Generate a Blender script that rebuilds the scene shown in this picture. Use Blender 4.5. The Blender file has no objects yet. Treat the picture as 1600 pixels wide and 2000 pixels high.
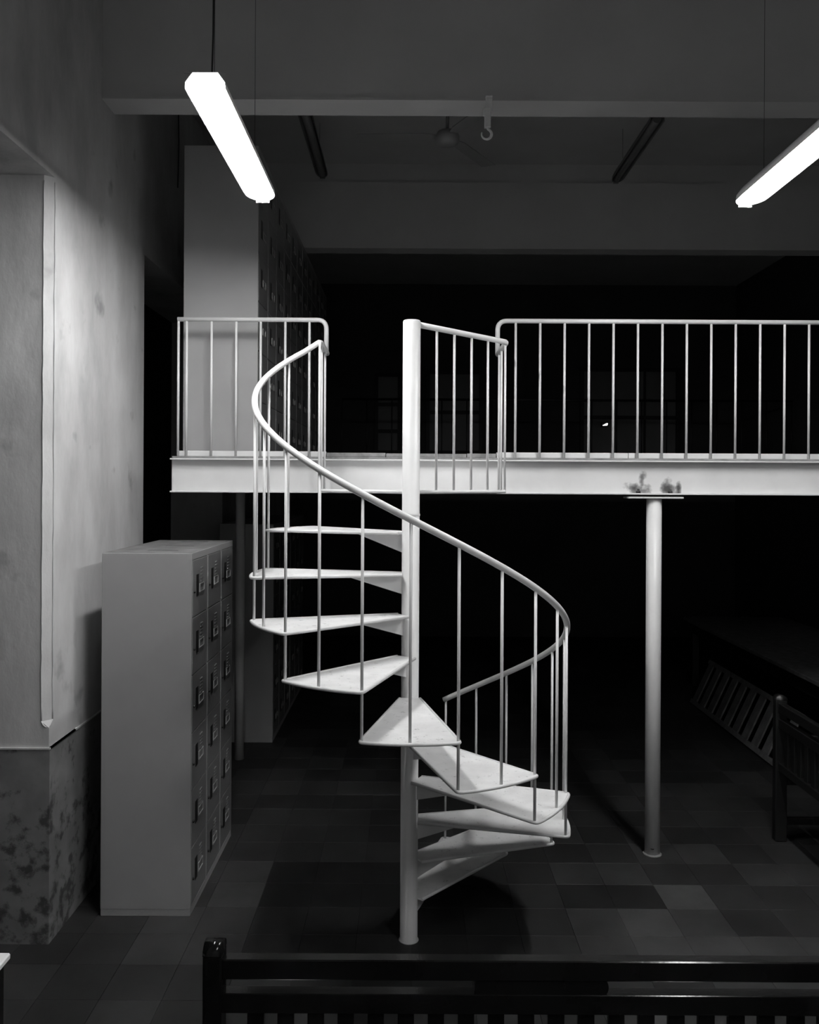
import bpy, math, random
from mathutils import Vector, Matrix
random.seed(7)
R = math.radians
scene = bpy.context.scene
C = scene.collection

# ------------------------------------------------------------------ camera
CAM_H, ROLL = 2.15, R(0.30)
cam_data = bpy.data.cameras.new('camera')
cam = bpy.data.objects.new('camera', cam_data)
C.objects.link(cam)
cam_data.sensor_fit = 'HORIZONTAL'
cam_data.sensor_width = 36.0
cam_data.lens = 36.0 * 1660 / 1600
cam_data.shift_y = -55 / 1600
cam_data.clip_start = 0.02
cam.location = (0, 0, CAM_H)
cam.rotation_euler = (Matrix.Rotation(R(90), 3, 'X') @ Matrix.Rotation(ROLL, 3, 'Z')).to_euler()
scene.camera = cam

# ------------------------------------------------------------------ world, exposure
world = bpy.data.worlds.new('world')
scene.world = world
world.use_nodes = True
world.node_tree.nodes['Background'].inputs[0].default_value = (0.5, 0.5, 0.5, 1)
world.node_tree.nodes['Background'].inputs[1].default_value = 0.002
scene.view_settings.view_transform = 'Standard'
scene.view_settings.look = 'None'
scene.view_settings.gamma = 1.0
scene.view_settings.use_curve_mapping = False
scene.view_settings.exposure = 0.27
LAMP = 140.0           # radiance of the lit fluorescent diffusers

# ------------------------------------------------------------------ materials
def new_mat(name, rough=0.5, spec=0.5):
    m = bpy.data.materials.new(name); m.use_nodes = True
    nt = m.node_tree; b = nt.nodes['Principled BSDF']
    b.inputs['Roughness'].default_value = rough
    b.inputs['Specular IOR Level'].default_value = spec
    return m, nt, b
def N(nt, t, **kw):
    n = nt.nodes.new(t)
    for k, v in kw.items(): setattr(n, k, v)
    return n
def g(v): return (v, v, v, 1)
def coords(nt, world=False):
    if world: return N(nt, 'ShaderNodeNewGeometry').outputs['Position']
    return N(nt, 'ShaderNodeTexCoord').outputs['Object']
def noise(nt, vec, scale, detail=4, rough=0.55, stretch=None):
    n = N(nt, 'ShaderNodeTexNoise')
    n.inputs['Scale'].default_value = scale; n.inputs['Detail'].default_value = detail
    n.inputs['Roughness'].default_value = rough
    if stretch:
        mp = N(nt, 'ShaderNodeMapping'); mp.inputs['Scale'].default_value = stretch
        nt.links.new(vec, mp.inputs[0]); vec = mp.outputs[0]
    nt.links.new(vec, n.inputs['Vector'])
    return n.outputs['Fac']
def ramp(nt, fac, stops):
    r = N(nt, 'ShaderNodeValToRGB'); e = r.color_ramp.elements
    while len(e) < len(stops): e.new(0.5)
    for el, (p, v) in zip(e, stops): el.position = p; el.color = g(v)
    nt.links.new(fac, r.inputs[0])
    return r.outputs[0]
def mul(nt, a, b):
    m = N(nt, 'ShaderNodeMix', data_type='RGBA', blend_type='MULTIPLY')
    m.inputs[0].default_value = 1.0
    for s, v in ((6, a), (7, b)):
        if isinstance(v, (int, float)): m.inputs[s].default_value = g(v)
        else: nt.links.new(v, m.inputs[s])
    return m.outputs[2]
def bump(nt, b, fac, strength, dist=0.005):
    bp = N(nt, 'ShaderNodeBump'); bp.inputs['Strength'].default_value = strength
    bp.inputs['Distance'].default_value = dist
    nt.links.new(fac, bp.inputs['Height']); nt.links.new(bp.outputs[0], b.inputs['Normal'])
def math_n(nt, op, a, b=None, c=None):
    m = N(nt, 'ShaderNodeMath', operation=op)
    for i, v in enumerate((a, b, c)):
        if v is None: continue
        if isinstance(v, (int, float)): m.inputs[i].default_value = v
        else: nt.links.new(v, m.inputs[i])
    return m.outputs[0]

def paint(name, v, var=0.08, rough=0.4, scale=6, spec=0.5, wear=None):
    m, nt, b = new_mat(name, rough, spec)
    p = coords(nt, True)
    col = ramp(nt, noise(nt, p, scale, 5), [(0.3, v * (1 - var)), (0.7, min(1, v * (1 + var)))])
    if wear:
        col = mul(nt, col, ramp(nt, noise(nt, p, 38, 6, 0.7, (1, 1, 1)), [(wear, 1.0), (wear + 0.06, 0.55)]))
    nt.links.new(col, b.inputs['Base Color'])
    bump(nt, b, noise(nt, p, 90, 3), 0.08, 0.002)
    return m

M = {}
M['white'] = paint('white_enamel_paint', 0.66, 0.05, 0.42)
M['tread'] = paint('worn_white_tread_paint', 0.70, 0.10, 0.45, 9, 0.5, 0.60)
M['beam'] = None
M['locker'] = paint('grey_locker_enamel', 0.32, 0.05, 0.38, 3)
M['door'] = paint('grey_locker_door_enamel', 0.18, 0.06, 0.34, 5)
M['dust'] = paint('dusty_grey_enamel', 0.13, 0.3, 0.9, 10)
M['black'] = paint('black_plastic', 0.008, 0.1, 0.5)
M['chrome'] = paint('pale_metal_holder', 0.3, 0.1, 0.3)
M['card'] = paint('paper_card', 0.16, 0.1, 0.8)
M['lacquer'] = paint('black_lacquered_wood', 0.005, 0.3, 0.13, 4, 0.16)
M['darkwood'] = paint('dark_bench_wood', 0.006, 0.3, 0.4, 4)
M['slat'] = paint('pale_weathered_wood', 0.12, 0.35, 0.7, 14)
M['table_top'] = paint('pale_table_laminate', 0.7, 0.05, 0.4)
M['ceil'] = paint('ceiling_plaster', 0.5, 0.06, 0.9, 2)
M['bounce_wash'] = paint('bounce_wall_white', 0.7, 0.05, 0.9, 2)  # white chosen so the unseen wall throws light back into the room
M['far'] = paint('shade_toned_plaster', 0.05, 0.15, 0.9, 2)  # darkness of the unlit depth is put into this wall colour
M['deck'] = paint('deck_plate_steel', 0.22, 0.35, 0.6, 14)
M['fan'] = paint('ivory_fan_enamel', 0.3, 0.05, 0.4)
M['glass_dark'] = paint('dark_window_glass', 0.02, 0.1, 0.08)
M['frame_dark'] = paint('dark_window_frame', 0.012, 0.1, 0.6)
M['housing'] = paint('fixture_enamel', 0.55, 0.05, 0.45)
M['reflector'] = paint('white_reflector_enamel', 0.85, 0.03, 0.4)
M['wire'] = paint('dark_wire', 0.02, 0.1, 0.5)
M['hook'] = paint('painted_steel_hook', 0.8, 0.08, 0.5, 20)
M['rust'] = paint('scorched_steel', 0.03, 0.6, 0.8, 60)
M['grout'] = paint('floor_grout', 0.02, 0.2, 0.9)

def emit(name, s):
    m, nt, b = new_mat(name)
    b.inputs['Base Color'].default_value = g(0.8)
    b.inputs['Emission Color'].default_value = g(1.0)
    b.inputs['Emission Strength'].default_value = s
    return m
M['lit'] = emit('lit_diffuser', LAMP)
M['glint'] = emit('window_glint_glow', 6.0)
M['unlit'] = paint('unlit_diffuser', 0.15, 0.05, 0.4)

# plaster of the left pier: brushed, patchy
def wall_mat():
    m, nt, b = new_mat('patched_plaster', 0.85, 0.25)
    p = coords(nt, True)
    base = ramp(nt, noise(nt, p, 2.2, 6, 0.6, (1, 1, 0.45)), [(0.32, 0.36), (0.5, 0.50), (0.68, 0.62)])
    sm = ramp(nt, noise(nt, p, 5.0, 3, 0.5), [(0.22, 0.6), (0.34, 1.0)])
    col = mul(nt, base, sm)
    nt.links.new(col, b.inputs['Base Color'])
    bump(nt, b, noise(nt, p, 7, 5, 0.6, (1, 1, 0.5)), 0.25, 0.02)
    return m
M['plaster'] = wall_mat()
def dado_mat():
    m, nt, b = new_mat('mildewed_dado_paint', 0.7, 0.3)
    p = coords(nt, True)
    base = ramp(nt, noise(nt, p, 6, 6), [(0.3, 0.15), (0.7, 0.23)])
    # mould blotches, denser towards the skirting where the damp rises
    sep = N(nt, 'ShaderNodeSeparateXYZ'); nt.links.new(p, sep.inputs[0])
    h = math_n(nt, 'MULTIPLY_ADD', sep.outputs[2], 0.16, -0.05)
    f = math_n(nt, 'SUBTRACT', noise(nt, p, 13, 5, 0.6), h)
    spot = ramp(nt, f, [(0.50, 1.0), (0.62, 0.32)])
    nt.links.new(mul(nt, base, spot), b.inputs['Base Color'])
    bump(nt, b, noise(nt, p, 30, 4), 0.2, 0.004)
    return m
M['dado'] = dado_mat()
def tile_mat(obj_color=True):
    m, nt, b = new_mat('floor_tile_clay' if obj_color else 'floor_tile_clay_far', 0.55, 0.3)
    p = coords(nt, True)
    grime = ramp(nt, noise(nt, p, 3.2, 7, 0.65), [(0.28, 0.55), (0.52, 0.95), (0.75, 1.25)])
    if obj_color:
        c = N(nt, 'ShaderNodeObjectInfo').outputs['Color']
    else:
        sn = N(nt, 'ShaderNodeVectorMath', operation='SNAP'); sn.inputs[1].default_value = (0.26, 0.26, 5)
        of = N(nt, 'ShaderNodeVectorMath', operation='SUBTRACT'); of.inputs[1].default_value = (0.021, 4.05, -1)
        nt.links.new(p, of.inputs[0]); nt.links.new(of.outputs[0], sn.inputs[0])
        wn = N(nt, 'ShaderNodeTexWhiteNoise'); nt.links.new(sn.outputs[0], wn.inputs[0])
        c = ramp(nt, wn.outputs[0], [(0.0, 0.016), (1.0, 0.034)])
    nt.links.new(mul(nt, c, grime), b.inputs['Base Color'])
    bump(nt, b, noise(nt, p, 60, 4), 0.1, 0.002)
    return m
M['tile'] = tile_mat(True); M['tile_far'] = tile_mat(False)
def beam_mat():
    # white beam paint with two scorch marks left by the bolts of the post plate
    m, nt, b = new_mat('white_beam_paint_with_scorch', 0.45, 0.4)
    p = coords(nt, True)
    col = ramp(nt, noise(nt, p, 4, 5), [(0.3, 0.60), (0.7, 0.70)])
    d = N(nt, 'ShaderNodeTexNoise'); d.inputs['Scale'].default_value = 16; d.inputs['Detail'].default_value = 5
    nt.links.new(p, d.inputs['Vector'])
    for (cx, cz, sx, sz) in ((1.335, 2.118, 0.085, 0.050), (1.355, 2.19, 0.026, 0.085), (1.505, 2.122, 0.055, 0.060), (1.57, 2.14, 0.018, 0.05)):
        sep = N(nt, 'ShaderNodeSeparateXYZ'); nt.links.new(p, sep.inputs[0])
        dx = math_n(nt, 'DIVIDE', math_n(nt, 'SUBTRACT', sep.outputs[0], cx), sx)
        dz = math_n(nt, 'DIVIDE', math_n(nt, 'SUBTRACT', sep.outputs[2], cz), sz)
        r = math_n(nt, 'SQRT', math_n(nt, 'ADD', math_n(nt, 'MULTIPLY', dx, dx), math_n(nt, 'MULTIPLY', dz, dz)))
        r = math_n(nt, 'ADD', r, math_n(nt, 'MULTIPLY_ADD', d.outputs['Fac'], 2.6, -1.3))
        col = mul(nt, col, ramp(nt, r, [(0.1, 0.10), (0.55, 0.35), (1.0, 1.0)]))
    nt.links.new(col, b.inputs['Base Color'])
    return m
M['beam'] = beam_mat()

# ------------------------------------------------------------------ mesh helpers
class MB:
    def __init__(self): self.v, self.f, self.s = [], [], []
    def add(self, vs, fs, smooth=False):
        o = len(self.v); self.v += [tuple(q) for q in vs]
        for f in fs: self.f.append(tuple(i + o for i in f)); self.s.append(smooth)
        return self
    def box(self, x0, x1, y0, y1, z0, z1, bev=0.0):
        if bev <= 0:
            vs = [(x, y, z) for x in (x0, x1) for y in (y0, y1) for z in (z0, z1)]
            return self.add(vs, [(0,1,3,2),(4,6,7,5),(0,4,5,1),(2,3,7,6),(0,2,6,4),(1,5,7,3)])
        # chamfered box: 24 corner vertices
        vs = []; idx = {}
        for sx in (0, 1):
            for sy in (0, 1):
                for sz in (0, 1):
                    c = ((x0, x1)[sx], (y0, y1)[sy], (z0, z1)[sz])
                    d = ((1, -1)[sx] * bev, (1, -1)[sy] * bev, (1, -1)[sz] * bev)
                    for ax in range(3):
                        q = [c[k] + (0 if k == ax else d[k]) for k in range(3)]
                        idx[(sx, sy, sz, ax)] = len(vs); vs.append(q)
        fs = []
        for ax in range(3):
            o1, o2 = [k for k in range(3) if k != ax]
            for s in (0, 1):
                face = []
                for a, bb in ((0,0),(1,0),(1,1),(0,1)):
                    t = [0,0,0]; t[ax] = s; t[o1] = a; t[o2] = bb
                    face.append(idx[(*t, ax)])
                fs.append(tuple(face))
        for ax in range(3):          # edges running along ax
            o1, o2 = [k for k in range(3) if k != ax]
            for a in (0, 1):
                for bb in (0, 1):
                    t0 = [0,0,0]; t0[o1] = a; t0[o2] = bb; t1 = list(t0); t1[ax] = 1
                    fs.append((idx[(*t0, o1)], idx[(*t1, o1)], idx[(*t1, o2)], idx[(*t0, o2)]))
        for sx in (0, 1):
            for sy in (0, 1):
                for sz in (0, 1): fs.append(tuple(idx[(sx, sy, sz, a)] for a in range(3)))
        return self.add(vs, fs)
    def tube(self, pts, r, n=10, closed=False):
        pts = [Vector(p) for p in pts]; L = len(pts); tans = []
        for i in range(L):
            if closed: t = pts[(i + 1) % L] - pts[i - 1]
            else: t = pts[min(i + 1, L - 1)] - pts[max(i - 1, 0)]
            tans.append(t.normalized())
        up = Vector((0, 0, 1)) if abs(tans[0].z) < 0.9 else Vector((1, 0, 0))
        u = tans[0].cross(up).normalized(); vs = []
        rr = r if isinstance(r, (list, tuple)) else [r] * L
        for i in range(L):
            u = (u - tans[i] * u.dot(tans[i])).normalized(); w = tans[i].cross(u)
            for k in range(n):
                a = 2 * math.pi * k / n
                vs.append(pts[i] + (u * math.cos(a) + w * math.sin(a)) * rr[i])
        fs = []
        for i in range(L if closed else L - 1):
            j = (i + 1) % L
            for k in range(n):
                fs.append((i * n + k, i * n + (k + 1) % n, j * n + (k + 1) % n, j * n + k))
        self.add(vs, fs, True)
        if not closed:
            o = len(self.v) - L * n
            self.f.append(tuple(o + k for k in reversed(range(n)))); self.s.append(False)
            self.f.append(tuple(o + (L - 1) * n + k for k in range(n))); self.s.append(False)
        return self
    def lathe(self, prof, cx, cy, n=24, cap=True):     # prof: (r, z)
        vs = []; L = len(prof)
        for r, z in prof:
            for k in range(n):
                a = 2 * math.pi * k / n; vs.append((cx + r * math.cos(a), cy + r * math.sin(a), z))
        fs = [(i*n+k, i*n+(k+1)%n, (i+1)*n+(k+1)%n, (i+1)*n+k) for i in range(L-1) for k in range(n)]
        self.add(vs, fs, True)
        if cap:
            o = len(self.v) - L * n
            self.f.append(tuple(o + k for k in reversed(range(n)))); self.s.append(False)
            self.f.append(tuple(o + (L-1)*n + k for k in range(n))); self.s.append(False)
        return self
    def prism(self, poly, z0, z1):                     # poly: plan outline (x, y)
        n = len(poly)
        vs = [(x, y, z0) for x, y in poly] + [(x, y, z1) for x, y in poly]
        fs = [tuple(reversed(range(n))), tuple(range(n, 2*n))] + [(i, (i+1)%n, n+(i+1)%n, n+i) for i in range(n)]
        return self.add(vs, fs)
    def sheet(self, quad, normal, t):                  # flat polygon with thickness along normal
        nrm = Vector(normal).normalized() * (t / 2); n = len(quad)
        vs = [Vector(q) - nrm for q in quad] + [Vector(q) + nrm for q in quad]
        fs = [tuple(reversed(range(n))), tuple(range(n, 2*n))] + [(i, (i+1)%n, n+(i+1)%n, n+i) for i in range(n)]
        return self.add(vs, fs)
    def mesh(self, name, mat):
        me = bpy.data.meshes.new(name); me.from_pydata(self.v, [], self.f); me.update()
        import bmesh
        bm = bmesh.new(); bm.from_mesh(me); bmesh.ops.recalc_face_normals(bm, faces=bm.faces); bm.to_mesh(me); bm.free()
        for p, s in zip(me.polygons, self.s): p.use_smooth = s
        me.materials.append(M[mat] if isinstance(mat, str) else mat)
        return me
    def build(self, name, mat, parent=None):
        o = bpy.data.objects.new(name, self.mesh(name, mat)); C.objects.link(o)
        if parent: o.parent = parent
        return o
def inst(name, mesh, parent=None, loc=(0, 0, 0), rz=0.0):
    o = bpy.data.objects.new(name, mesh); C.objects.link(o)
    o.location = loc; o.rotation_euler = (0, 0, rz)
    if parent: o.parent = parent
    return o
def tag(o, label, cat, group=None, kind=None):
    if label: o['label'] = label
    if cat: o['category'] = cat
    if group: o['group'] = group
    if kind: o['kind'] = kind
    return o
def thing(name, loc, label, cat, group=None, rz=0):
    o = bpy.data.objects.new(name, None); C.objects.link(o)
    o.location = loc; o.rotation_euler = (0, 0, rz); o.empty_display_size = 0.1
    return tag(o, label, cat, group)
def struct(o, label, cat):
    return tag(o, label, cat, None, 'structure')
def copy_tree(o, parent=None):
    c = o.copy(); C.objects.link(c); c.parent = parent
    for ch in list(o.children): copy_tree(ch, c)
    return c

# ------------------------------------------------------------------ room shell
XL, XR, YB, YF, HC = -1.673, 4.6, -1.0, 12.0, 4.97
WT = 0.46                                    # thickness of the left wall
floor = MB().box(-5.0, XR + 0.2, YB - 0.2, YF + 0.2, -0.12, -0.004).build('floor', 'grout')
struct(floor, 'dark floor of square clay tiles in mixed shades', 'floor')
ceiling = MB().box(-5.0, XR + 0.2, YB - 0.2, YF + 0.2, HC, HC + 0.1).build('ceiling', 'ceil')
struct(ceiling, 'high shadowy plaster ceiling behind the concrete beam', 'ceiling')

# tiles: pitch 0.26 m, joints at x = 0.021 + 0.26 i, y = 4.05 + 0.26 k
TP = 0.26
tm = MB()
hw, bz = TP / 2 - 0.0007, 0.0007
tm.add([(-hw,-hw,-0.01),(hw,-hw,-0.01),(hw,hw,-0.01),(-hw,hw,-0.01),
        (-hw,-hw,-bz),(hw,-hw,-bz),(hw,hw,-bz),(-hw,hw,-bz),
        (-hw+bz,-hw+bz,0),(hw-bz,-hw+bz,0),(hw-bz,hw-bz,0),(-hw+bz,hw-bz,0)],
       [(8,9,10,11)] + [(i,(i+1)%4,4+(i+1)%4,4+i) for i in range(4)] + [(4+i,4+(i+1)%4,8+(i+1)%4,8+i) for i in range(4)])
tile_me = tm.mesh('tile', 'tile')
SHADE = {(3,1):0.013,(4,1):0.012,(5,1):0.052,(6,1):0.024,(7,1):0.021,(8,1):0.025,
         (3,0):0.036,(4,0):0.047,(5,0):0.032,(6,0):0.018,(7,0):0.022,(8,0):0.030,(9,0):0.030,
         (2,0):0.022,(1,0):0.020,(0,0):0.017,(2,1):0.022,(1,1):0.016,
         (3,-1):0.036,(4,-1):0.042,(5,-1):0.040,(6,-1):0.038,(7,-1):0.034,(2,-1):0.028,(1,-1):0.024,(0,-1):0.022,
         (4,2):0.034,(5,2):0.022,(3,2):0.030,(6,2):0.020,(7,2):0.030,(5,3):0.030,(6,3):0.034,
         (-1,1):0.013,(-2,1):0.013,(-3,1):0.012,(-1,2):0.013,(-2,2):0.015,(-3,2):0.013,(-2,0):0.018,(-3,0):0.020,
         (-4,1):0.042,(-4,0):0.030,(-4,2):0.034,(-5,-1):0.034,(-5,0):0.036,(-4,-1):0.034}
cells = []
far = MB()
for i in range(-19, 19):
    for k in range(-28, 31):
        cx, cy = 0.021 + TP * (i + 0.5), 4.05 + TP * (k + 0.5)
        if not (-5 < cx < XR + 0.1 and YB < cy < YF): continue
        inview = cy > 3.3 and abs(cx) < cy * 0.482 + 0.2 and cx > XL - 0.6
        hidden = cx < -1.15 and cy > 4.4
        cells.append((0 if inview and not hidden else 1, cy if inview else 50 + abs(cy), i, k, cx, cy))
cells.sort()
for n, (a, b_, i, k, cx, cy) in enumerate(cells):
    if n < 300 and a == 0:
        t = inst('tile', tile_me, floor, (cx, cy, 0))
        v = SHADE.get((i, k), random.choice((0.016, 0.019, 0.022, 0.025, 0.03)))
        t.color = g(v * 0.92)
    else:
        far.add([(cx-hw,cy-hw,0),(cx+hw,cy-hw,0),(cx+hw,cy+hw,0),(cx-hw,cy+hw,0),
                 (cx-hw,cy-hw,-0.006),(cx+hw,cy-hw,-0.006),(cx+hw,cy+hw,-0.006),(cx-hw,cy+hw,-0.006)],
                [(0,1,2,3),(4,5,1,0),(5,6,2,1),(6,7,3,2),(7,4,0,3)])
ft = far.build('tile_field', 'tile_far', floor); ft['kind'] = 'stuff'

# left wall: pier between two openings, lintel above, chamfered near corner
Y0, Y1, HL, DADO, CH = 3.957, 5.34, 3.58, 0.91, 0.036
wl = MB()
wl.prism([(XL, Y0), (XL, Y1), (XL - WT, Y1), (XL - WT, Y0)], DADO, 1.005)
wl.prism([(XL, Y0 + CH), (XL, Y1), (XL - WT, Y1), (XL - WT, Y0), (XL - CH, Y0)], 1.035, HL)
lo = [(XL, Y0), (XL, Y0), (XL, Y1), (XL - WT, Y1), (XL - WT, Y0)]
hi = [(XL - CH, Y0), (XL, Y0 + CH), (XL, Y1), (XL - WT, Y1), (XL - WT, Y0)]
wl.add([(x, y, 1.005) for x, y in lo] + [(x, y, 1.035) for x, y in hi], [(i, (i+1)%5, 5+(i+1)%5, 5+i) for i in range(5)])
wl.box(XL - WT, XL, YB, 12.0, HL, HC)                       # lintel strip over both openings
wl.box(XL - WT, XL, YB, 1.6, 0, HL)                         # wall nearer than the first opening
wl.box(XL - WT, XL, 7.6, 12.0, 0, HL)                       # wall beyond the second opening
wall_left = wl.build('wall_left', 'plaster')
struct(wall_left, 'tall plastered pier with chamfered corner and lintel at the left edge', 'wall')
dd = MB().prism([(XL + 0.006, Y0 - 0.006), (XL + 0.006, Y1), (XL - WT, Y1), (XL - WT, Y0 - 0.006)], 0, DADO)
db = dd.build('dado', 'dado', wall_left); db['label'] = 'dark mildew spotted painted dado'
# paint strip peeling beside the chamfer
rj = random.Random(5)
for bx, by in ((XL + 0.001, Y0 + CH), (XL - CH, Y0 - 0.001)):
    z, pts = 1.035, []
    while z < HL - 0.02: pts.append((bx + rj.uniform(-0.0012, 0.0012), by + rj.uniform(-0.0012, 0.0012), z)); z += 0.06
    MB().tube(pts, 0.0034, 6).build('corner_bead', 'plaster', wall_left)
MB().tube([(XL - CH, Y0 - 0.001, 1.036), (XL - CH * 0.75, Y0 - 0.001, 1.018), (XL - CH * 0.4, Y0, 1.008), (XL, Y0 + 0.01, 1.012), (XL + 0.001, Y0 + CH, 1.036)], 0.0034, 6).build('corner_bead', 'plaster', wall_left)
MB().box(XL - 0.3, XL + 0.009, Y0 - 0.009, Y0 + 0.3, DADO - 0.004, DADO + 0.004).box(XL, XL + 0.009, Y0, Y1, DADO - 0.004, DADO + 0.004).build('dado_ledge', 'plaster', wall_left)
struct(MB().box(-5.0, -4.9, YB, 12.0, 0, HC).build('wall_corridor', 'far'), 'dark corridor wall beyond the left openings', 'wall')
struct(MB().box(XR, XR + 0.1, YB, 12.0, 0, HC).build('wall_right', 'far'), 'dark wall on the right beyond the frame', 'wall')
struct(MB().box(-5.0, XR, YB - 0.1, YB, 0, HC).build('wall_front', 'bounce_wash'), 'unseen wall behind the viewer, set close and white to bounce light', 'wall')  # unseen wall, placed close and pale for bounce light on front faces
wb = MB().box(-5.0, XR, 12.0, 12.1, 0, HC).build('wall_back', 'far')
struct(wb, 'dark far wall behind the mezzanine', 'wall')

# concrete ceiling beams
BZ = 4.235
b1 = MB().box(XL, XR, 4.60, 4.785, BZ, HC).build('trim_1', 'ceil')
struct(b1, 'deep pale concrete ceiling beam spanning above the lamps', 'beam')
MB().box(XL, XR, 4.592, 4.79, BZ - 0.012, BZ).build('soffit_strip', 'ceil', b1)
b2 = MB().box(XL, XR, 7.46, 7.62, BZ, 4.80).box(XL, XR, 7.49, 7.62, 4.80, HC).build('trim_2', 'ceil')
struct(b2, 'second ceiling beam in shadow behind the first', 'beam')
MB().box(XL, XR, 7.45, 7.63, BZ - 0.02, BZ).build('soffit_strip', 'ceil', b2)

# ------------------------------------------------------------------ spiral staircase
SX, SY, RS, COLR, RISE = 0.007, 4.01, 0.742, 0.0415, 0.1925
RB = 0.728
stair = thing('spiral_staircase', (SX, SY, 0), 'white steel spiral staircase with wedge treads winding around one column', 'staircase')
def P(az, r, z): return (r * math.cos(R(az)), r * math.sin(R(az)), z)
colm = MB().lathe([(COLR + 0.006, 0.0), (COLR + 0.004, 0.004), (COLR, 0.008), (COLR, 2.915), (COLR - 0.003, 2.92)], 0, 0, 28).build('column', 'white', stair)
MB().lathe([(COLR + 0.0012, 1.998), (COLR + 0.0025, 2.004), (COLR + 0.0012, 2.010)], 0, 0, 28, False).build('weld_seam', 'white', colm)
def tread_z(k): return 1.92 - (k - 1) * RISE
tread_me = gus_me = rim_me = None
HALF = 15.4
plan = []
nA = 9
inner = [(COLR * 0.9 * math.cos(R(a)), COLR * 0.9 * math.sin(R(a))) for a in (50, 0, -50)]
outer = [(RS * math.cos(R(-HALF + 2*HALF*i/nA)), RS * math.sin(R(-HALF + 2*HALF*i/nA))) for i in range(nA + 1)]
tread_bm = MB().prism([(COLR*0.95, -0.045)] + outer + [(COLR*0.95, 0.045)], -0.008, 0)
tread_me = tread_bm.mesh('tread', 'tread')
rimpts = [(COLR*0.95, -0.048, -0.004)] + [(x, y, -0.004) for x, y in outer] + [(COLR*0.95, 0.048, -0.004)]
def rounded(pts, r=0.02, seg=4):
    out = [Vector(pts[0])]
    for i in range(1, len(pts) - 1):
        a, b, c = map(Vector, pts[i-1:i+2])
        d1, d2 = (a - b), (c - b)
        if d1.angle(-d2) < 0.5: out.append(b); continue
        l = min(r, d1.length * 0.45, d2.length * 0.45)
        p, q = b + d1.normalized() * l, b + d2.normalized() * l
        for s in range(seg + 1):
            t = s / seg; out.append(p * (1-t)**2 + b * 2*t*(1-t) + q * t*t)
    out.append(Vector(pts[-1]))
    return out
rim_me = MB().tube(rounded(rimpts), 0.0075, 8).mesh('edging', 'white')
gus_me = MB().sheet([(COLR*0.9, 0, -0.008), (0.31, 0, -0.008), (0.30, 0, -0.016), (COLR*0.9, 0, -0.098)], (0, 1, 0), 0.008).mesh('bracket', 'white')
for k in range(1, 11):
    az = 270 + 30 * (k - 5)
    t = inst('tread', tread_me, stair, (0, 0, tread_z(k)), R(az))
    inst('edging', rim_me, t)
    inst('bracket', gus_me, t)
# landing, level with the foot of the deck beam
LZ, XRt, XLf, YC, YE = 2.115, 0.500, -0.487, 0.50, 0.895
lp = [(0.03, 0.0), (XRt, YC), (XRt, YE), (XLf, YE), (XLf, YC), (-0.03, 0.0)]
landing = MB().prism(lp, LZ - 0.008, LZ).build('landing', 'tread', stair)
MB().tube(rounded([(0.03, 0, LZ-0.004), (XRt, YC, LZ-0.004), (XRt, YE, LZ-0.004)]), 0.0085, 8).build('edging', 'white', landing)
MB().tube(rounded([(-0.03, 0, LZ-0.004), (XLf, YC, LZ-0.004), (XLf, YE, LZ-0.004)]), 0.0085, 8).build('edging', 'white', landing)
MB().sheet([(0, COLR*0.9, LZ-0.008), (0, 0.4, LZ-0.008), (0, 0.4, LZ-0.02), (0, COLR*0.9, LZ-0.10)], (1, 0, 0), 0.008).build('bracket', 'white', landing)
# handrail: helix from the landing corner down to the last tread
HTOP = 2.905
def rail_z(az): return 2.012 - (az - 270) / 30 * RISE
path = [(XLf, YE + 0.005, HTOP - 0.005), (XLf, YE - 0.1, HTOP - 0.002), (XLf, YC + 0.06, HTOP), (XLf - 0.004, YC + 0.015, HTOP - 0.004)]
for az in range(141, 437, 3): path.append(P(az, RB, rail_z(az)))
MB().tube(path, 0.0145, 12).build('handrail', 'white', stair)
def bal(x, y, z0, z1, par=stair, r=0.0062, me={}):
    key = (round(z1 - z0, 4), r)
    if key not in me:
        me[key] = MB().tube([(0, 0, 0), (0, 0, z1 - z0)], r, 8).mesh('baluster', 'white')
    return inst('baluster', me[key], par, (x, y, z0))
for i in range(0, 21):
    az = 135 + 15 * i
    k = i // 2 + 1 if i % 2 else i // 2 + 1
    k = min(k, 10)
    x, y, _ = P(az, RB, 0)
    if i == 0: x, y = XLf, YC
    if i == 20: x, y, _ = P(434, RB, 0)
    bal(x, y, tread_z(k) - 0.004, rail_z(az) if i else HTOP - 0.004)
# guard rail of the landing: column to right corner, then back to the deck
MB().tube(rounded([(COLR*0.8, 0.025, HTOP), (XRt + 0.004, YC + 0.004, HTOP), (XRt, YE + 0.005, HTOP - 0.005)], 0.03), 0.0145, 12).build('guard_rail', 'white', stair)
for t in (0.245, 0.425, 0.61, 0.793): bal(XRt * t, YC * t, LZ - 0.004, HTOP)
for y in (0.52, 0.70, 0.83): bal(XRt, y, LZ - 0.004, HTOP - 0.002)
for y in (0.62, 0.79): bal(XLf, y, LZ - 0.004, HTOP - 0.002)

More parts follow.
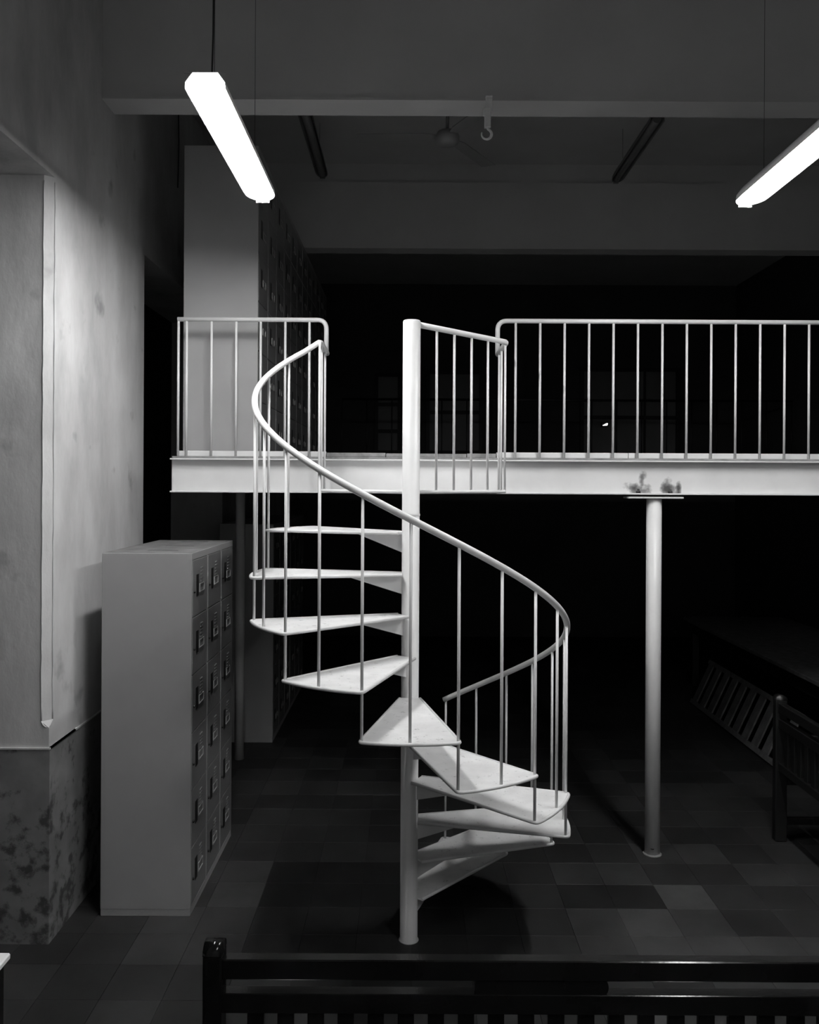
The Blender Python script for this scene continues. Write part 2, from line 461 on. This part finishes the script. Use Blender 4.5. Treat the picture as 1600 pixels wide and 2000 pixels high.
# ------------------------------------------------------------------ mezzanine
BY, BT, BB, BXL, BXR = 4.96, 2.292, 2.094, -1.386, XR - 0.02
mez = thing('mezzanine_platform', (0, BY, BB), 'white steel mezzanine deck carried on a long horizontal beam', 'mezzanine')
mez_inv = (0, -BY, -BB)
def off(o): o.location = mez_inv; return o
hb = MB().box(BXL, BXR, BY - 0.004, BY + 0.004, BB + 0.008, BT - 0.008)
fb = off(hb.build('front_beam', 'beam', mez))
MB().box(BXL, BXR, BY - 0.05, BY + 0.05, BT - 0.009, BT, 0.0015).build('top_flange', 'white', fb)
MB().box(BXL, BXR, BY - 0.05, BY + 0.05, BB, BB + 0.009, 0.0015).build('bottom_flange', 'white', fb)
off(MB().box(-1.30, -1.292, BY + 0.06, 10.0, BB, BT - 0.01).box(-1.34, -1.25, BY + 0.06, 10.0, BB, BB + 0.009).build('side_beam', 'white', mez))
off(MB().box(BXL, BXR, 6.62, 6.628, BB, BT - 0.01).box(BXL, BXR, 6.575, 6.675, BB, BB + 0.009).build('middle_beam', 'white', mez))
off(MB().box(BXL, BXR, 10.0, 10.008, BB, BT - 0.01).build('rear_beam', 'white', mez))
off(MB().box(BXL + 0.01, BXR, BY - 0.035, 10.05, BT + 0.002, BT + 0.012).build('deck_plate', 'deck', mez))
off(MB().box(BXL + 0.03, -0.487, BY - 0.012, BY + 0.03, BT + 0.012, BT + 0.044, 0.002).build('kerb_bar', 'white', mez))
off(MB().box(0.507, 1.272, BY - 0.012, BY + 0.03, BT + 0.012, BT + 0.044, 0.002).build('kerb_bar', 'white', mez))
off(MB().box(1.275, BXR, BY - 0.012, BY + 0.03, BT + 0.012, BT + 0.044, 0.002).build('kerb_bar', 'white', mez))
# rough worn edge boards across the stair opening
for x0, x1 in ((-0.482, -0.14), (-0.137, 0.16), (0.163, 0.33), (0.333, 0.503)):
    off(MB().box(x0, x1, BY - 0.02 + random.uniform(-0.004, 0.004), BY + 0.10, BT + 0.012, BT + 0.034 + random.uniform(-0.003, 0.003), 0.002).build('edge_board', 'deck', mez))

def railing(label, x0, x1, xs, drop_left, drop_right, y=BY - 0.028, zt=3.098):
    r = thing('guard_railing', ((x0 + x1) / 2, y, BT + 0.012), label, 'railing', 'guard railings along the deck edge')
    cx, z0 = (x0 + x1) / 2, BT + 0.012
    pts = []
    if drop_left: pts += [(x0 - cx, 0, HTOP - 0.004 - z0), (x0 - cx, 0, zt - z0)]
    else: pts += [(x0 - cx, 0, zt - z0)]
    if drop_right: pts += [(x1 - cx, 0, zt - z0), (x1 - cx, 0, HTOP - 0.004 - z0)]
    else: pts += [(x1 - cx, 0, zt - z0)]
    MB().tube(rounded(pts, 0.055, 8), 0.0135, 12).build('top_rail', 'white', r)
    for x in xs: bal(x - cx, 0, 0, zt - z0, r, 0.0072)
    return r
railing('short white guard railing before the tall locker on the deck', -1.350, -0.487,
        [-1.345, -1.297, -1.153, -1.010, -0.868, -0.725, -0.585], False, True)
railing('long white guard railing right of the staircase on the deck', 0.507, BXR,
        [0.612 + 0.1419 * i for i in range(28)], True, False)
rr = thing('rear_railing', (1.4, 10.0, BT + 0.012), 'dim distant railing at the far side of the deck', 'railing')
MB().tube([(-2.2, 0, 0.84), (3.1, 0, 0.84)], 0.014, 8).build('top_rail', 'darkwood', rr)
for i in range(19): 
    o = MB().tube([(0, 0, 0), (0, 0, 0.84)], 0.008, 6).mesh('baluster', 'darkwood') if i == 0 else o
    inst('baluster', o, rr, (-2.2 + 0.294 * i, 0, 0))

def post(x, y, r, label, plate):
    p = thing('support_post', (x, y, 0), label, 'post', 'posts under the deck')
    s = MB().lathe([(r, 0.0), (r, BB - 0.022)], 0, 0, 28).build('shaft', 'white', p)
    if plate:
        MB().lathe([(r + 0.012, 0.0), (r + 0.008, 0.004), (r, 0.007)], 0, 0, 20).build('mortar_collar', 'deck', p)
        c = MB().box(-0.165, 0.155, -0.06, 0.06, BB - 0.022, BB - 0.012, 0.002).build('cap_plate', 'white', p)
        MB().box(-0.175, 0.165, -0.056, 0.056, BB - 0.012, BB - 0.001).build('shim', 'rust', p)
        for bx in (-0.1, 0.085):
            MB().lathe([(0.013, BB + 0.009), (0.013, BB + 0.022), (0.007, BB + 0.022), (0.007, BB + 0.034)], bx, -0.03, 6).build('bolt', 'rust', p)
        MB().lathe([(0.010, -0.001), (0.010, 0.001)], 0, 0, 10).build('bolt_hole', 'black', p).location = (-0.012, -r, 0.045)
        p.children[-1].rotation_euler = (R(90), 0, 0)
    else:
        MB().box(-0.08, 0.08, -0.05, 0.05, BB - 0.022, BB - 0.001).build('cap_plate', 'white', p)
    return p
post(1.428, 4.96, 0.0435, 'white steel post bolted under the deck beam, right of the stairs', True)
post(-1.317, 6.625, 0.0365, 'dim steel post behind the low locker under the deck', False)

# ------------------------------------------------------------------ lockers
def locker(name, loc, label, width, cw, H, fine, group, n_cols=3):
    """end panel faces the viewer, doors face +x; origin at near door-side bottom corner"""
    L = thing(name, loc, label, 'locker', group)
    D = n_cols * cw
    MB().box(-width, -0.018, 0, D, 0.035, H, 0.002).box(-width + 0.001, -0.001, 0.001, D - 0.001, 0, 0.04, 0.002) \
        .box(-0.02, 0, 0, D, H - 0.035, H, 0.0015).build('body', 'locker', L)
    fr = MB()
    for c in range(n_cols + 1):
        y = c * cw; a = 0.012
        fr.box(-0.02, -0.0005, max(0, y - a), min(D, y + a), 0.04, H - 0.035)
    fr.build('frame', 'locker', L)
    rows, zb = 6, 0.045
    rh = (H - 0.035 - zb) / rows
    key = (round(cw, 3), round(rh, 3), fine)
    if key not in locker.cache:
        a, b_ = 0.0125, cw - 0.0125
        dm = MB().box(-0.016, 0.002, a, b_, 0.0025, rh - 0.0025, 0.0015).mesh('door', 'door')
        hc = rh * 0.53
        hm = MB().box(0.001, 0.0035, cw*0.25, cw*0.40, hc - 0.056, hc + 0.056, 0.001).mesh('handle', 'black')
        lm = MB()
        y0, y1, z0, z1 = cw*0.45, cw*0.74, hc - 0.040, hc + 0.003
        for q in ((y0, y0+0.005, z0, z1), (y1-0.005, y1, z0, z1), (y0, y1, z0, z0+0.004), (y0, y1, z1-0.003, z1)):
            lm.box(0.001, 0.006, *q)
        lmesh = lm.mesh('label_holder', 'chrome')
        cm = MB().box(0.001, 0.003, y0+0.006, y1-0.006, z0+0.006, z1-0.004).mesh('card', 'card')
        kn = MB().lathe([(0.007, 0.0), (0.007, 0.006), (0.004, 0.008)], 0, 0, 10).mesh('lock', 'black')
        vm = MB()
        for s in range(5): vm.box(0.001, 0.006, cw*0.52, cw*0.66, hc + 0.012 + s*0.017, hc + 0.017 + s*0.017)
        vmesh = vm.mesh('vent_louvres', 'door')
        locker.cache[key] = (dm, hm, lmesh, cm, kn, vmesh)
    dm, hm, lmesh, cm, kn, vmesh = locker.cache[key]
    for c in range(n_cols):
        for r_ in range(rows):
            d = inst('door', dm, L, (0, c * cw, zb + r_ * rh))
            inst('handle', hm, d)
            inst('label_holder', lmesh, d)
            if fine:
                inst('card', cm, d)
                o = inst('lock', kn, d, (0.002, cw * 0.115, rh * 0.44)); o.rotation_euler = (0, R(90), 0)
                inst('vent_louvres', vmesh, d)
    if fine:
        MB().box(-width + 0.003, -0.003, 0.003, D - 0.003, H - 0.001, H + 0.0006).build('dusty_top', 'dust', L)
        for c in range(n_cols):
            MB().box(-width*0.6, -width*0.25, c*cw + cw*0.48, c*cw + cw*0.53, H - 0.0005, H + 0.0012).build('top_slot', 'black', L)
    return L
locker.cache = {}
locker('storage_locker', (-1.076, 4.21, 0), 'grey steel locker standing on the tiles beside the left pier', 0.446, 0.3233, 1.80, True, 'steel lockers')
UW, UCW = 0.446, 0.345
words = ['nearest tall locker on the deck, its grey end panel behind the short railing',
         'second locker of the row on the deck', 'third locker of the row on the deck', 'fourth locker of the row on the deck, lost in shadow']
for u in range(4):
    locker('storage_locker', (-0.9155, 5.10 + u * (UCW*3 + 0.006), BT + 0.0125), words[u], UW, UCW, 1.87, False, 'steel lockers')
for u, w in enumerate(('dim locker below the deck behind the rear post', 'farther dim locker below the deck, behind another one')):
    locker('storage_locker', (-1.124, 7.04 + u * 1.0, 0), w, 0.446, 0.3233, 1.81, False, 'steel lockers')

# ------------------------------------------------------------------ fluorescent lamps
LIP = 0.056
def lamp(x, y0, h, lit, label, group, ceil=HC, W=0.142):
    L = thing('fluorescent_lamp', (x, y0, h), label, 'lamp', group)
    LN = 1.17
    MB().box(-0.025, 0.025, 0.06, LN - 0.06, 0.003, 0.02, 0.004).build('housing', 'housing', L)
    # trough reflector, narrowed and rounded towards its far end
    d = MB(); ny = 20; prof = [(-1.0, -LIP), (-0.97, -LIP * 0.6), (-0.62, 0.0), (0.62, 0.0), (0.97, -LIP * 0.6), (1.0, -LIP)]
    vs = []
    for j in range(ny + 1):
        y = LN * (0.5 - 0.5 * math.cos(math.pi * j / ny)); e = LN - y
        w = W/2 * math.sqrt(max(0.2, 1 - max(0, 1 - e / 0.09) ** 2 * 0.8))
        for u, z in prof: vs.append((u * w, y, z))
        for u, z in reversed(prof): vs.append((u * (w + 0.0015), y, z + 0.002))
    m = 2 * len(prof)
    d.add(vs, [(j*m+i, j*m+(i+1)%m, (j+1)*m+(i+1)%m, (j+1)*m+i) for j in range(ny) for i in range(m)] + [tuple(range(m)), tuple(reversed(range(ny*m, ny*m+m)))], True)
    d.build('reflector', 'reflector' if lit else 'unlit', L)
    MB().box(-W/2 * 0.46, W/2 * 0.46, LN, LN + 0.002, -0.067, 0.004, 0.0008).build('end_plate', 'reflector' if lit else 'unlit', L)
    MB().tube([(0, 0.012, -0.033), (0, LN - 0.02, -0.033)], 0.030, 14).build('tube', 'lit' if lit else 'unlit', L)
    # crumpled end flange
    n = 9; vs = [(-W/2 - 0.004 + (W + 0.004) * i / n, 0.004, 0.0) for i in range(n + 1)]
    rj = random.Random(3)
    vs += [(-W/2 - 0.004 + (W - 0.006) * i / n, 0.010 + rj.uniform(0, 0.01), 0.007 + rj.uniform(-0.004, 0.004)) for i in range(n + 1)]
    vs += [(x, y + 0.003, z) for x, y, z in vs]
    q = 2 * (n + 1)
    MB().add(vs, [(i, i+1, n+2+i, n+1+i) for i in range(n)] + [(q+i, q+n+1+i, q+n+2+i, q+i+1) for i in range(n)] + [(n+1+i, n+2+i, q+n+2+i, q+n+1+i) for i in range(n)]).build('end_flange', 'housing', L)
    MB().lathe([(0.002, -0.030), (0.005, -0.022), (0.005, -0.004)], 0.01, LN + 0.002, 8).build('latch', 'housing', L)
    top = ceil - h
    pts = [(0.0, 0.10, 0.02)]
    for i in range(1, 9):
        t = i / 8; pts.append((0.006 * math.sin(t * 7) * (1 - t), 0.10 + 0.004 * math.sin(t * 5), 0.02 + (top - 0.02) * t))
    MB().tube(pts, 0.0035, 6).build('power_cable', 'wire', L)
    MB().tube([(0.006, 0.115, 0.02), (0.006, 0.115, top)], 0.0012, 5).build('hanging_wire', 'wire', L)
    MB().tube([(0, 0.95, 0.02), (0, 0.95, top)], 0.0012, 5).build('hanging_wire', 'wire', L)
    return L
LH = 3.583
lamp(-0.722, 2.97, LH, True, 'lit fluorescent lamp hanging left, above the low locker', 'fluorescent lamps')
lamp(1.64, 3.00, LH, True, 'lit fluorescent lamp hanging at the upper right edge', 'fluorescent lamps')
lamp(-0.716, 5.70, 4.68, False, 'unlit lamp hanging behind the ceiling beam, nearer the lockers', 'fluorescent lamps', W=0.095)
lamp(1.675, 5.78, 4.68, False, 'unlit lamp hanging behind the ceiling beam, right of the hook', 'fluorescent lamps', W=0.095)

lamp(1.64, 0.27, LH, True, 'lit fluorescent lamp hanging above the viewer', 'fluorescent lamps')

# ------------------------------------------------------------------ hook on the beam
hk = thing('ceiling_hook', (0.402, 4.60, BZ), 'small steel hook on a strap hanging from the ceiling beam', 'hook')
MB().box(-0.002, 0.034, -0.022, -0.012, -0.075, 0.004, 0.002).box(-0.002, 0.034, -0.03, -0.001, 0.0, 0.008, 0.002).build('strap', 'hook', hk)
MB().box(-0.008, 0.026, -0.028, -0.006, -0.165, -0.055, 0.003).box(-0.016, -0.006, -0.026, -0.008, -0.1, -0.06, 0.002).build('shackle', 'hook', hk)
hp = [(0.008, -0.017, -0.16)]
for a in range(70, -215, -15):
    hp.append((0.004 + 0.027 * math.cos(R(a)), -0.017, -0.198 + 0.027 * math.sin(R(a))))
MB().tube(hp, [0.0075] * 10 + [0.0075 - 0.0005 * i for i in range(len(hp) - 10)], 8).build('hook', 'hook', hk)

# ------------------------------------------------------------------ ceiling fan
fan = thing('ceiling_fan', (0.25, 5.9, 4.53), 'ceiling fan in shadow behind the beam, left of the hook', 'fan')
MB().lathe([(0.02, -0.03), (0.06, -0.026), (0.083, -0.005), (0.085, 0.03), (0.07, 0.06), (0.03, 0.075)], 0, 0, 24).build('motor', 'fan', fan)
MB().tube([(0, 0, 0.07), (0, 0, HC - 4.53)], 0.011, 8).build('rod', 'fan', fan)
MB().lathe([(0.05, HC - 4.53 - 0.06), (0.06, HC - 4.53 - 0.01), (0.02, HC - 4.53)], 0, 0, 16).build('canopy', 'fan', fan)
for a in (-62, 58, 178):
    bl = MB().sheet([(0.08, -0.03, 0.03), (0.16, -0.055, 0.028), (0.62, -0.065, 0.022), (0.63, 0.055, 0.034), (0.16, 0.05, 0.036), (0.08, 0.03, 0.034)], (0, -0.1, 1), 0.005).build('blade', 'fan', fan)
    bl.rotation_euler = (0, 0, R(a))

# ------------------------------------------------------------------ benches
def bench(loc, rz, label, length, mat):
    """back plane at y = 0, seat towards -y; origin at the middle of the back on the floor"""
    B = thing('slatted_bench', loc, label, 'bench', 'dark slatted benches', rz)
    h = length / 2
    for s in (-1, 1):
        xo, xi = s * h, s * (h - 0.052)
        p = MB().box(min(xo, xi), max(xo, xi), -0.04, 0.03, 0, 0.855, 0.005)
        lx0, lx1 = min(xo, xi), max(xo, xi)
        n = 8; prof = [(-0.04, 0.855)] + [(-0.005 - 0.035*math.cos(math.pi*i/n), 0.855 + 0.03*math.sin(math.pi*i/n)) for i in range(1, n)] + [(0.03, 0.855)]
        vs = [(lx0, y, z) for y, z in prof] + [(lx1, y, z) for y, z in prof]; m = len(prof)
        p.add(vs, [tuple(range(m)), tuple(reversed(range(m, 2*m)))] + [(i, i+1, m+i+1, m+i) for i in range(m-1)], True)
        p.build('post', mat, B)
        MB().box(lx0, lx1, -0.50, -0.44, 0, 0.62, 0.005).build('leg', mat, B)
        MB().box(lx0 + 0.004, lx1 - 0.004, -0.52, -0.03, 0.60, 0.64, 0.006).build('armrest', mat, B)
        MB().box(lx0 + 0.008, lx1 - 0.008, -0.45, -0.03, 0.10, 0.14, 0.003).build('stretcher', mat, B)
        MB().box(lx0 + 0.008, lx1 - 0.008, -0.45, -0.03, 0.34, 0.40, 0.003).build('stretcher', mat, B)
    e = h - 0.05
    MB().box(-e, e, -0.022, 0.016, 0.782, 0.838, 0.003).build('top_rail', mat, B)
    MB().box(-e, e, -0.022, 0.016, 0.690, 0.745, 0.002).build('second_rail', mat, B)
    MB().box(-e, e, -0.022, 0.016, 0.43, 0.48, 0.004).build('lower_rail', mat, B)
    # carved plaque between the two upper rails with round ends
    n = 10; pr = []
    for i in range(n + 1): a = -math.pi/2 + math.pi*i/n; pr.append((0.168 + 0.017*math.cos(a), 0.7635 + 0.024*math.sin(a)))
    pr += [(-x, z) for x, z in reversed(pr)]
    m = len(pr)
    MB().add([(x, -0.016, z) for x, z in pr] + [(x, 0.012, z) for x, z in pr], [tuple(range(m)), tuple(reversed(range(m, 2*m)))] + [(i, (i+1)%m, m+(i+1)%m, m+i) for i in range(m)]).build('plaque', mat, B)
    sm = MB().box(-0.0225, 0.0225, -0.012, 0.008, 0.475, 0.695, 0.002).mesh('slat', mat if not isinstance(mat, str) else M[mat])
    k = int((length - 0.15) / 0.0832); st = -(k - 1) * 0.0832 / 2
    for i in range(k): inst('slat', sm, B, (st + i * 0.0832, 0, 0))
    for i in range(6):
        y = -0.06 - i * 0.078
        MB().box(-e, e, y - 0.066, y, 0.405, 0.428, 0.003).build('seat_plank', mat, B)
    MB().box(-e, e, -0.49, -0.46, 0.33, 0.40, 0.003).build('apron', mat, B)
    return B
bench((0.372, 2.36, 0), 0.0, 'black lacquered slatted bench in the foreground, seen from behind', 1.862, 'lacquer')
bench((2.25, 4.25, 0), R(90), 'dark bench at the right edge, standing end-on under the deck', 1.86, 'darkwood')

# ------------------------------------------------------------------ things in the dark on the right and left
tb = thing('long_table', (3.55, 7.6, 0), 'long dark table along the right below the deck', 'table')
MB().box(-0.55, 0.55, -1.7, 1.7, 0.68, 0.715, 0.004).build('table_top', 'slat', tb)
MB().box(-0.50, 0.50, -1.6, 1.6, 0.56, 0.68).build('apron', 'darkwood', tb)
for sx in (-0.47, 0.47):
    for sy in (-1.55, 1.55): MB().box(sx - 0.035, sx + 0.035, sy - 0.035, sy + 0.035, 0, 0.56, 0.003).build('leg', 'darkwood', tb)
fr = thing('wooden_pallet', (2.79, 7.4, 0), 'pale slatted wooden pallet leaning beside the dark table', 'pallet')
def lean(u): return (0.19 * u / 0.44, u * 0.93)
for u0, u1 in ((0.0, 0.04), (0.41, 0.45)):
    (xa, za), (xb, zb) = lean(u0), lean(u1)
    MB().sheet([(xa, -1.0, za + 0.008), (xa, 1.0, za + 0.008), (xb, 1.0, zb + 0.008), (xb, -1.0, zb + 0.008)], (-0.9, 0, 0.4), 0.022).build('rail', 'slat', fr)
(xa, za), (xb, zb) = lean(0.03), lean(0.42)
slm = MB().sheet([(xa, -0.055, za + 0.008), (xa, 0.055, za + 0.008), (xb, 0.055, zb + 0.008), (xb, -0.055, zb + 0.008)], (-0.9, 0, 0.4), 0.014).mesh('slat', 'slat')
for i in range(10): inst('slat', slm, fr, (0, -0.92 + i * 0.204, 0))

st = thing('side_table', (-1.425, 2.30, 0), 'pale table top corner at the lower left edge', 'table')
MB().box(-0.25, 0.25, -0.22, 0.22, 0.735, 0.755, 0.004).build('table_top', 'table_top', st)
for sx in (-0.215, 0.215):
    for sy in (-0.19, 0.19): MB().box(sx - 0.02, sx + 0.02, sy - 0.02, sy + 0.02, 0, 0.735, 0.002).build('leg', 'darkwood', st)

cb = MB().tube([(0, 0, 0), (0.004, 0.01, 0.3), (0, 0, 0.72)], 0.005, 6).build('loose_cable', 'wire'); cb.location = (XL + 0.012, 6.05, 4.25)
tag(cb, 'loose dark cable hanging on the wall left of the upper lockers', 'cable')

# far wall: windows and a door, all barely lit
def window(name, x0, x1, z0, z1, label, bars, cross):
    w = MB().box(x0 - 0.05, x0, 11.955, 12.0, z0 - 0.05, z1 + 0.05).box(x1, x1 + 0.05, 11.955, 12.0, z0 - 0.05, z1 + 0.05) \
        .box(x0, x1, 11.955, 12.0, z1, z1 + 0.05).box(x0, x1, 11.955, 12.0, z0 - 0.05, z0)
    o = struct(w.build(name, 'frame_dark'), label, 'window')
    xs = [x0] + [x0 + (x1 - x0) * b for b in bars] + [x1]; zs = [z0] + [z0 + (z1 - z0) * c for c in cross] + [z1]
    for b in bars: MB().box(x0 + (x1-x0)*b - 0.015, x0 + (x1-x0)*b + 0.015, 11.965, 11.995, z0, z1).build('glazing_bar', 'frame_dark', o)
    for c in cross: MB().box(x0, x1, 11.96, 11.992, z0 + (z1-z0)*c - 0.025, z0 + (z1-z0)*c + 0.025).build('glazing_bar', 'frame_dark', o)
    for i in range(len(xs) - 1):
        for j in range(len(zs) - 1): MB().box(xs[i] + 0.002, xs[i+1] - 0.002, 11.985, 11.99, zs[j] + 0.002, zs[j+1] - 0.002).build('pane', 'pane', o)
    return o
M['pane'] = paint('frosted_pane', 0.16, 0.05, 0.6)
window('window_1', -0.45, -0.17, 2.62, 3.66, 'narrow frosted window glimpsed left of the stair column', [], [0.26, 0.62])
window('window_2', 0.28, 0.98, 2.62, 3.70, 'dark window behind the landing guard rail', [0.5], [0.5])
window('window_3', 2.45, 3.75, 2.45, 3.75, 'dark window behind the long guard railing', [0.33, 0.66], [0.5])
d1 = struct(MB().box(-3.95, -3.30, 11.95, 12.0, 0, 2.7).build('door_1', 'frame_dark'), 'dark door far beyond the left opening', 'door')
MB().lathe([(0.02, 0), (0.025, 0.03), (0.01, 0.05)], 0, 0, 10).build('door_handle', 'chrome', d1).location = (-3.4, 11.93, 1.05)
sp = thing('window_glint', (2.735, 11.90, 2.995), 'tiny glowing patch standing in for a lamp reflection in the far window', 'lamp')  # glowing patch stands in for a reflection in the window glass
MB().box(-0.05, 0.05, 0.0, 0.055, -0.03, 0.03, 0.006).build('glint_backing', 'frame_dark', sp)
gl = MB().sheet([(-0.036, -0.002, -0.014), (0.030, -0.002, -0.012), (0.036, -0.002, 0.016), (0.016, -0.002, 0.014)], (0, 1, 0), 0.006).build('glint_patch', 'glint', sp)
